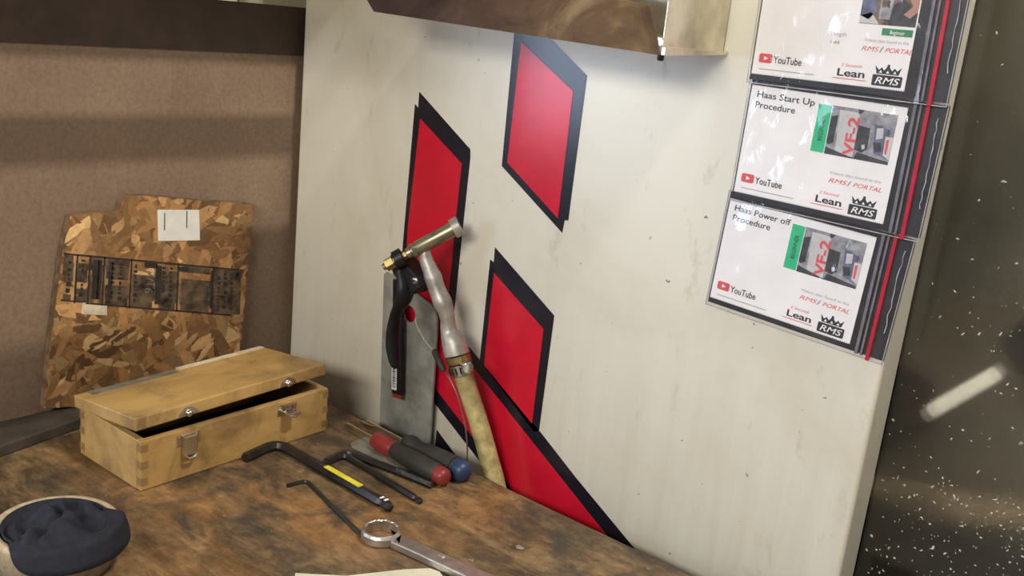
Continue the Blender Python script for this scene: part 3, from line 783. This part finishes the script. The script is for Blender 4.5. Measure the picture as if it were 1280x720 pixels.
    for i in range(nu+1):
        row = []
        for j in range(nv+1):
            s, tt = i/nu, j/nv
            x = -.0032 + s*(right+.0032); z = top + tt*(bot-top)
            edge = min(s, 1-s, tt, 1-tt)
            hgt = .0006 + .0022*min(1, edge*6)
            hgt += min(1, edge*8)*(.0008*math.sin(9*s+3*tt+ph_[0])+.0006*math.sin(17*tt-7*s+ph_[1])+.0004*math.sin(31*s+11*tt+ph_[2]))
            row.append(bm.verts.new((x, -max(.0021 if .16 < x < .175 else .0012, hgt), z)))
        grid.append(row)
    for i in range(nu):
        for j in range(nv): bm.faces.new((grid[i][j], grid[i+1][j], grid[i+1][j+1], grid[i][j+1]))
    f = link('clear_film', bm, 'clear_plastic', t, smooth=True)
    cz = []
    zz = top-.012
    while zz > bot+.026:
        cz.append((.1790 + (top-zz)*.014 + rr2.uniform(-.0009, .0009), -.0030, zz)); zz -= rr2.uniform(.004, .009)
    sweepo('seal_crease', cz, [rr2.uniform(.0002, .0006) for _ in cz], 'rim_clear', t, 6)  # pale ridge puts the light glare along the seal into shape and colour
    # heat-sealed rim of the sleeve
    bm = bmesh.new()
    xr = right
    for a_, b_ in (((-.0032, top), (xr, top)), ((xr, top), (xr, bot)), ((xr, bot), (-.0032, bot)), ((-.0032, bot), (-.0032, top))):
        sweep(bm, [(a_[0], -.0005, a_[1]), (b_[0], -.0005, b_[1])], .0005, 6)
    link('sealed_rim', bm, 'rim_clear', t)
    return t
sleeve('zip sleeve with Haas Power off Procedure card, lowest of the three sleeves', (-.4526, -.0030, .3905), 3.0, ['Haas Power off', 'Procedure'], 'photo', .1512, .0075, .1848)
sleeve('zip sleeve with Haas Start Up Procedure card, middle of the three sleeves', (-.4466, -.0075, .5040), .9, ['Haas Start Up', 'Procedure'], 'photo', .1512, .0075, .1848)
sleeve('zip sleeve with a person in the card photo, highest of the three sleeves', (-.4480, -.0120, .6196), -.3, None, 'top', .1470, .0075, .1848)

# ------------------------------------------------------------------ hex keys
def hexkey(label, tip, bend, end, r, ballend=True, bend_r=.016):
    tip, bend, end = (Vector((*p, r*.9)) for p in (tip, bend, end))
    d1 = (tip-bend).normalized(); d2 = (end-bend).normalized()
    pts = [tip, tip.lerp(bend+d1*bend_r, .5)]
    A, B = bend+d1*bend_r, bend+d2*bend_r
    for k in range(9):
        t = k/8; pts.append((1-t)**2*A + 2*t*(1-t)*bend + t*t*B)
    t_ = thing('hex_key', label, 'hex key', (bend.x, bend.y, 0))
    off = (-bend.x, -bend.y, 0)
    radii = [r]*len(pts)
    if ballend:
        pts += [end-d2*r*3.2, end-d2*r*2.6, end-d2*r*2.2, end-d2*r*1.0, end-d2*r*.3, end]
        radii += [r, r*.72, r*.72, r*.98, r*.8, r*.45]
    else:
        pts += [end-d2*.001, end]; radii += [r, r*.9]
    o = sweepo('bar', pts, radii, 'black_oxide', t_, 6, smooth=False); o.location = off
    return t_, d2, end, off
t_, d2, en, off = hexkey('thick black hex key with yellow band, biggest of the hex keys', (-.9060, -.2440), (-.9165, -.1885), (-.7051, -.1952), .0064, True, .022)
boxo('yellow_band', (0, .0640, -.0036, .0036, .0108, .0122), 'yellow_band', t_, .0006, Matrix.Translation((-.8215+.9165, -.1916+.1885, 0)) @ Matrix.Rotation(d2.angle(Vector((1, 0, 0)))*(-1), 4, 'Z'))
for q in (.0095, .0165):
    boxo('white_mark', (-.0014, .0014, -.0028, .0028, .0118, .0126), 'white_mark', t_, .0003, Matrix.Translation((en-d2*q)+Vector(off)-Vector((0, 0, .0058))) @ Matrix.Rotation(-d2.angle(Vector((1, 0, 0))), 4, 'Z'))
hexkey('slim black ball end hex key lying beside the yellow banded hex key', (-.8392, -.1815), (-.8447, -.1425), (-.6970, -.1559), .0040, True, .014)
t3, d3, e3, o3 = hexkey('black hex key with worn bright end, nearest the red screwdriver', (-.8417, -.1736), (-.8490, -.1360), (-.7176, -.1172), .0046, False, .014)
t3.location.z = .0
sweepo('bright_worn_end', [e3-d3*.052+Vector(o3)+Vector((0, 0, .0016)), e3+d3*.0006+Vector(o3)+Vector((0, 0, .0002))], .0046, 'black_chrome', t3, 6, smooth=False)
hexkey('thin black hex key whose long arm points at the wrench ring', (-.8242, -.2456), (-.8205, -.2205), (-.6856, -.2559), .0024, False, .008)

# ------------------------------------------------------------------ flat steel strip and screwdrivers
def PX(pts): return pts
st = prismo('steel_scraper', [(-.8571, -.1184), (-.7695, -.1167), (-.7640, -.110), (-.8100, -.0560), (-.8710, -.0610), (-.8690, -.104), (-.8660, -.1130)], .0002, .0022, 'steel_dull', axes='xy', bevel=.0005)
tag(st, 'flat dull steel plate lying under the red screwdriver', 'scraper')
def screwdriver(label, tip, coll, end, spec, blade):
    tip, coll, end = Vector(tip), Vector(coll), Vector(end); d = (end-coll).normalized()
    L = (end-coll).length
    t = thing('screwdriver', label, 'screwdriver', (coll.x, coll.y, 0)); off = Vector((-coll.x, -coll.y, 0))
    sd = (coll-tip).normalized()
    sh_ = sweepo('shaft', [tip+off, tip+sd*.012+off, tip+sd*.020+off, coll+sd*.004+off], [.0032, .0036, .0029, .0029], 'steel_bright', t, 10)
    if blade:
        side = sd.cross(Vector((0, 0, 1))).normalized(); bm = bmesh.new()
        vs = [tip+off-sd*.004-side*.0075, tip+off-sd*.004+side*.0075, tip+off+sd*.010+side*.0080, tip+off+sd*.026+side*.003, tip+off+sd*.026-side*.003, tip+off+sd*.010-side*.0080]
        lo_ = [bm.verts.new(v-Vector((0, 0, .0012))) for v in vs]; hi_ = [bm.verts.new(v+Vector((0, 0, .0012))) for v in vs]
        bm.faces.new(lo_); bm.faces.new(hi_)
        for i in range(6): bm.faces.new((lo_[i-1], lo_[i], hi_[i], hi_[i-1]))
        link('flat_tip', bm, 'chrome', sh_, bevel=.0004)
    for nm, m, prof in spec:
        sweepo(nm, [coll+d*(p[0]*L)+off for p in prof], [p[1] for p in prof], m, t, 16)
    return t
screwdriver('screwdriver with red collar and red end on dark grey grip', (-.9065, -.0832, .006), (-.8400, -.0960, .0128), (-.7066, -.1049, .0128),
  [('collar', 'red_plastic', [(0, .006), (.01, .0098), (.10, .0118), (.20, .0118), (.27, .0100), (.29, .0085)]),
   ('grip', 'grip_grey', [(.27, .0092), (.33, .0108), (.50, .0122), (.70, .0125), (.86, .0122), (.88, .0105)]),
   ('end_cap', 'red_plastic', [(.86, .0095), (.90, .0112), (.96, .0108), (.99, .0085), (1.0, .004)])], False)
screwdriver('screwdriver with blue end on dark grey grip, nearest the machine panel', (-.9040, -.0519, .0035), (-.8100, -.0720, .0136), (-.6990, -.0766, .0136),
  [('grip', 'grip_blue_grey', [(0, .005), (.01, .0095), (.06, .0120), (.12, .0122), (.20, .0098), (.27, .0096), (.38, .0120), (.60, .0134), (.84, .0134)]),
   ('end_cap', 'blue_plastic', [(.82, .0130), (.86, .0136), (.93, .0132), (.98, .0105), (1.0, .005)]),
   ('hang_hole', 'black_oxide', [(.80, .0137), (.815, .0137)])], True)

# ------------------------------------------------------------------ combination wrench
wc = Vector((-.6707, -.2431)); wd = Vector((1, .112)).normalized()
wr = thing('ring_wrench', 'chrome combination wrench with twelve point ring end', 'wrench', (wc.x, wc.y, 0), (0, rad(0), math.atan2(wd.y, wd.x)))
bm = bmesh.new()
Ro, Ri, H0, H1 = .0212, .0168, .0006, .0130
no = 48
def ringpts(r, z, star=False):
    out = []
    for k in range(no):
        a = 2*math.pi*k/no
        rr_ = r
        if star: rr_ = r*(1.0 + .075*abs(((k % 4)-2)/2.0) - .02)
        out.append(bm.verts.new((rr_*math.cos(a), rr_*math.sin(a), z)))
    return out
prof = [(Ri, H0, True), (Ro-.002, H0, False), (Ro, H0+.002, False), (Ro, H1-.003, False), (Ro-.0016, H1-.0006, False), (Ri*1.085, H1, False), (Ri, H1-.0010, True)]
rings = [ringpts(*p) for p in prof]
for i in range(len(rings)):
    a, b = rings[i], rings[(i+1) % len(rings)]
    for k in range(no): bm.faces.new((a[k], a[(k+1) % no], b[(k+1) % no], b[k]))
ro = link('ring_end', bm, 'chrome_satin', wr)
pts = [(.0195, .0095), (.030, .0088), (.060, .0086), (.170, .0105), (.170, -.0105), (.060, -.0086), (.030, -.0088), (.0195, -.0095)]
hn = prismo('handle', pts, .0012, .0098, 'chrome_satin', wr, 'xy', .0018)
oe = prismo('open_end', [(.168, -.010), (.178, -.021), (.196, -.022), (.210, -.016), (.208, -.0115), (.190, -.011), (.186, 0), (.190, .011), (.208, .0115), (.210, .016), (.196, .022), (.178, .021), (.168, .010)], .001, .011, 'chrome_satin', wr, 'xy', .001)
tx = text('size_mark', '1/4', 'white_mark', hn, 0, 0, .0048, None, .2, .0)
for q in tx.data.vertices: q.co = (.072+q.co.x, .0005+q.co.z, .00985)

# ------------------------------------------------------------------ paper sheet, chips
tag(prismo('paper_sheet', [(-.676, -.352), (-.640, -.318), (-.612, -.268), (-.596, -.246), (-.585, -.243), (-.555, -.258), (-.44, -.36), (-.56, -.46)], .0003, .0012, 'sheet_paper', axes='xy'),
    'cream paper sheet lying on the bench under the wrench handle', 'paper')
for lbl, x, y, s, m in (('small grey metal chip alone on the bench near the panel', -.561, -.1441, .0042, 'steel_dull'),
                     ('small bright chip beside the wrench handle', -.5790, -.2020, .0026, 'steel_bright'),
                     ('tiny pale chip between hex key ends and red screwdriver', -.7440, -.1280, .0016, 'steel_bright')):
    bm = bmesh.new(); bmesh.ops.create_icosphere(bm, subdivisions=1, radius=s)
    for v in bm.verts: v.co = Vector((v.co.x*1.5*rr.uniform(.7, 1.2), v.co.y*rr.uniform(.6, 1.1), max(-.3*s, v.co.z*.5)))
    o = link('metal_chip', bm, m); o.location = (x, y, s*.3+.0001); tag(o, lbl, 'chip')

# ------------------------------------------------------------------ tub with navy cloth
TC = Vector((-.837, -.508))
tb = thing('round_tub', 'round beige rimmed tub on the bench stuffed with navy cloth', 'tub', (TC.x, TC.y, 0.0002))
R0 = .0545; HT = .040
bm = bmesh.new(); n = 56; prof = [(R0*.86, 0), (R0*.90, 0), (R0, HT-.006), (R0+.003, HT-.001), (R0+.001, HT+.002), (R0-.006, HT+.001), (R0-.008, HT-.010), (R0*.82, .006)]
rings = [[bm.verts.new((r*math.cos(2*math.pi*k/n), r*math.sin(2*math.pi*k/n), z)) for k in range(n)] for r, z in prof]
for a, b in zip(rings, rings[1:]):
    for k in range(n): bm.faces.new((a[k], a[(k+1) % n], b[(k+1) % n], b[k]))
bm.faces.new(rings[0]); bm.faces.new(rings[-1])
link('tub_shell', bm, 'canvas_beige', tb, smooth=True)
bm = bmesh.new(); NU, NV = 110, 36; cen = None; rr3 = random.Random(5)
rows = []
for j in range(NV+1):
    t = j/NV; row = []
    for k in range(NU):
        a = 2*math.pi*k/NU
        # the cloth spills over the rim on the side facing the wrench
        spill = max(0, math.cos(a-rad(2)))**.7
        rin = R0-.0085; over = .5*(1+math.tanh((spill-.45)*6))
        rmax = rin + over*.021
        r = rmax*t
        x, y = r*math.cos(a), r*math.sin(a)
        fold = .0085*math.sin(2*a+4.0*t+.5)*math.sin(math.pi*min(1, t*1.1)) + .0035*math.sin(5.0*a-9*t)*t*(1-t)*4 + .0020*math.sin(110*x+54*y)+.0012*math.sin(190*y-80*x+1)
        dome = HT-.0005 + .010*(1-t*t)
        lip = HT+.0066
        if over > .02:
            if r > R0+.006: hg = lip-.0015-(r-R0-.006)*3.2
            elif r > rin-.006: hg = lip
            else: hg = dome + (lip-dome)*(max(0, r)/(rin-.006))**3
        else: hg = dome - .004*t**6
        hgt = dome*(1-over)+hg*over if over > .02 else hg
        fold -= .008*math.exp(-((x*.8+y*.6-.004)/.0035)**2)*(t < .8) + .007*math.exp(-((x*.3-y*.95+.012)/.004)**2)*(t < .75)
        if t > .80: fold = abs(fold)*(.45 if r > rin else .3)*max(.0, min(1, (1.04-t)/.2))
        row.append(bm.verts.new((x, y, max(.009, hgt+fold, HT+.0040 if R0-.0092 < r < R0+.0062 else 0))))
    rows.append(row)
for a, b in zip(rows[1:], rows[2:]):
    for k in range(NU): bm.faces.new((a[k], a[(k+1) % NU], b[(k+1) % NU], b[k]))
bm.faces.new(rows[1])
cl_ = link('cloth', bm, 'navy_cloth', None, smooth=True); cl_.location = (TC.x, TC.y, .0002)
cl_.modifiers.new('thick', 'SOLIDIFY').thickness = .0012
tag(cl_, 'crumpled navy cloth bulging over the rim of the beige tub', 'cloth')
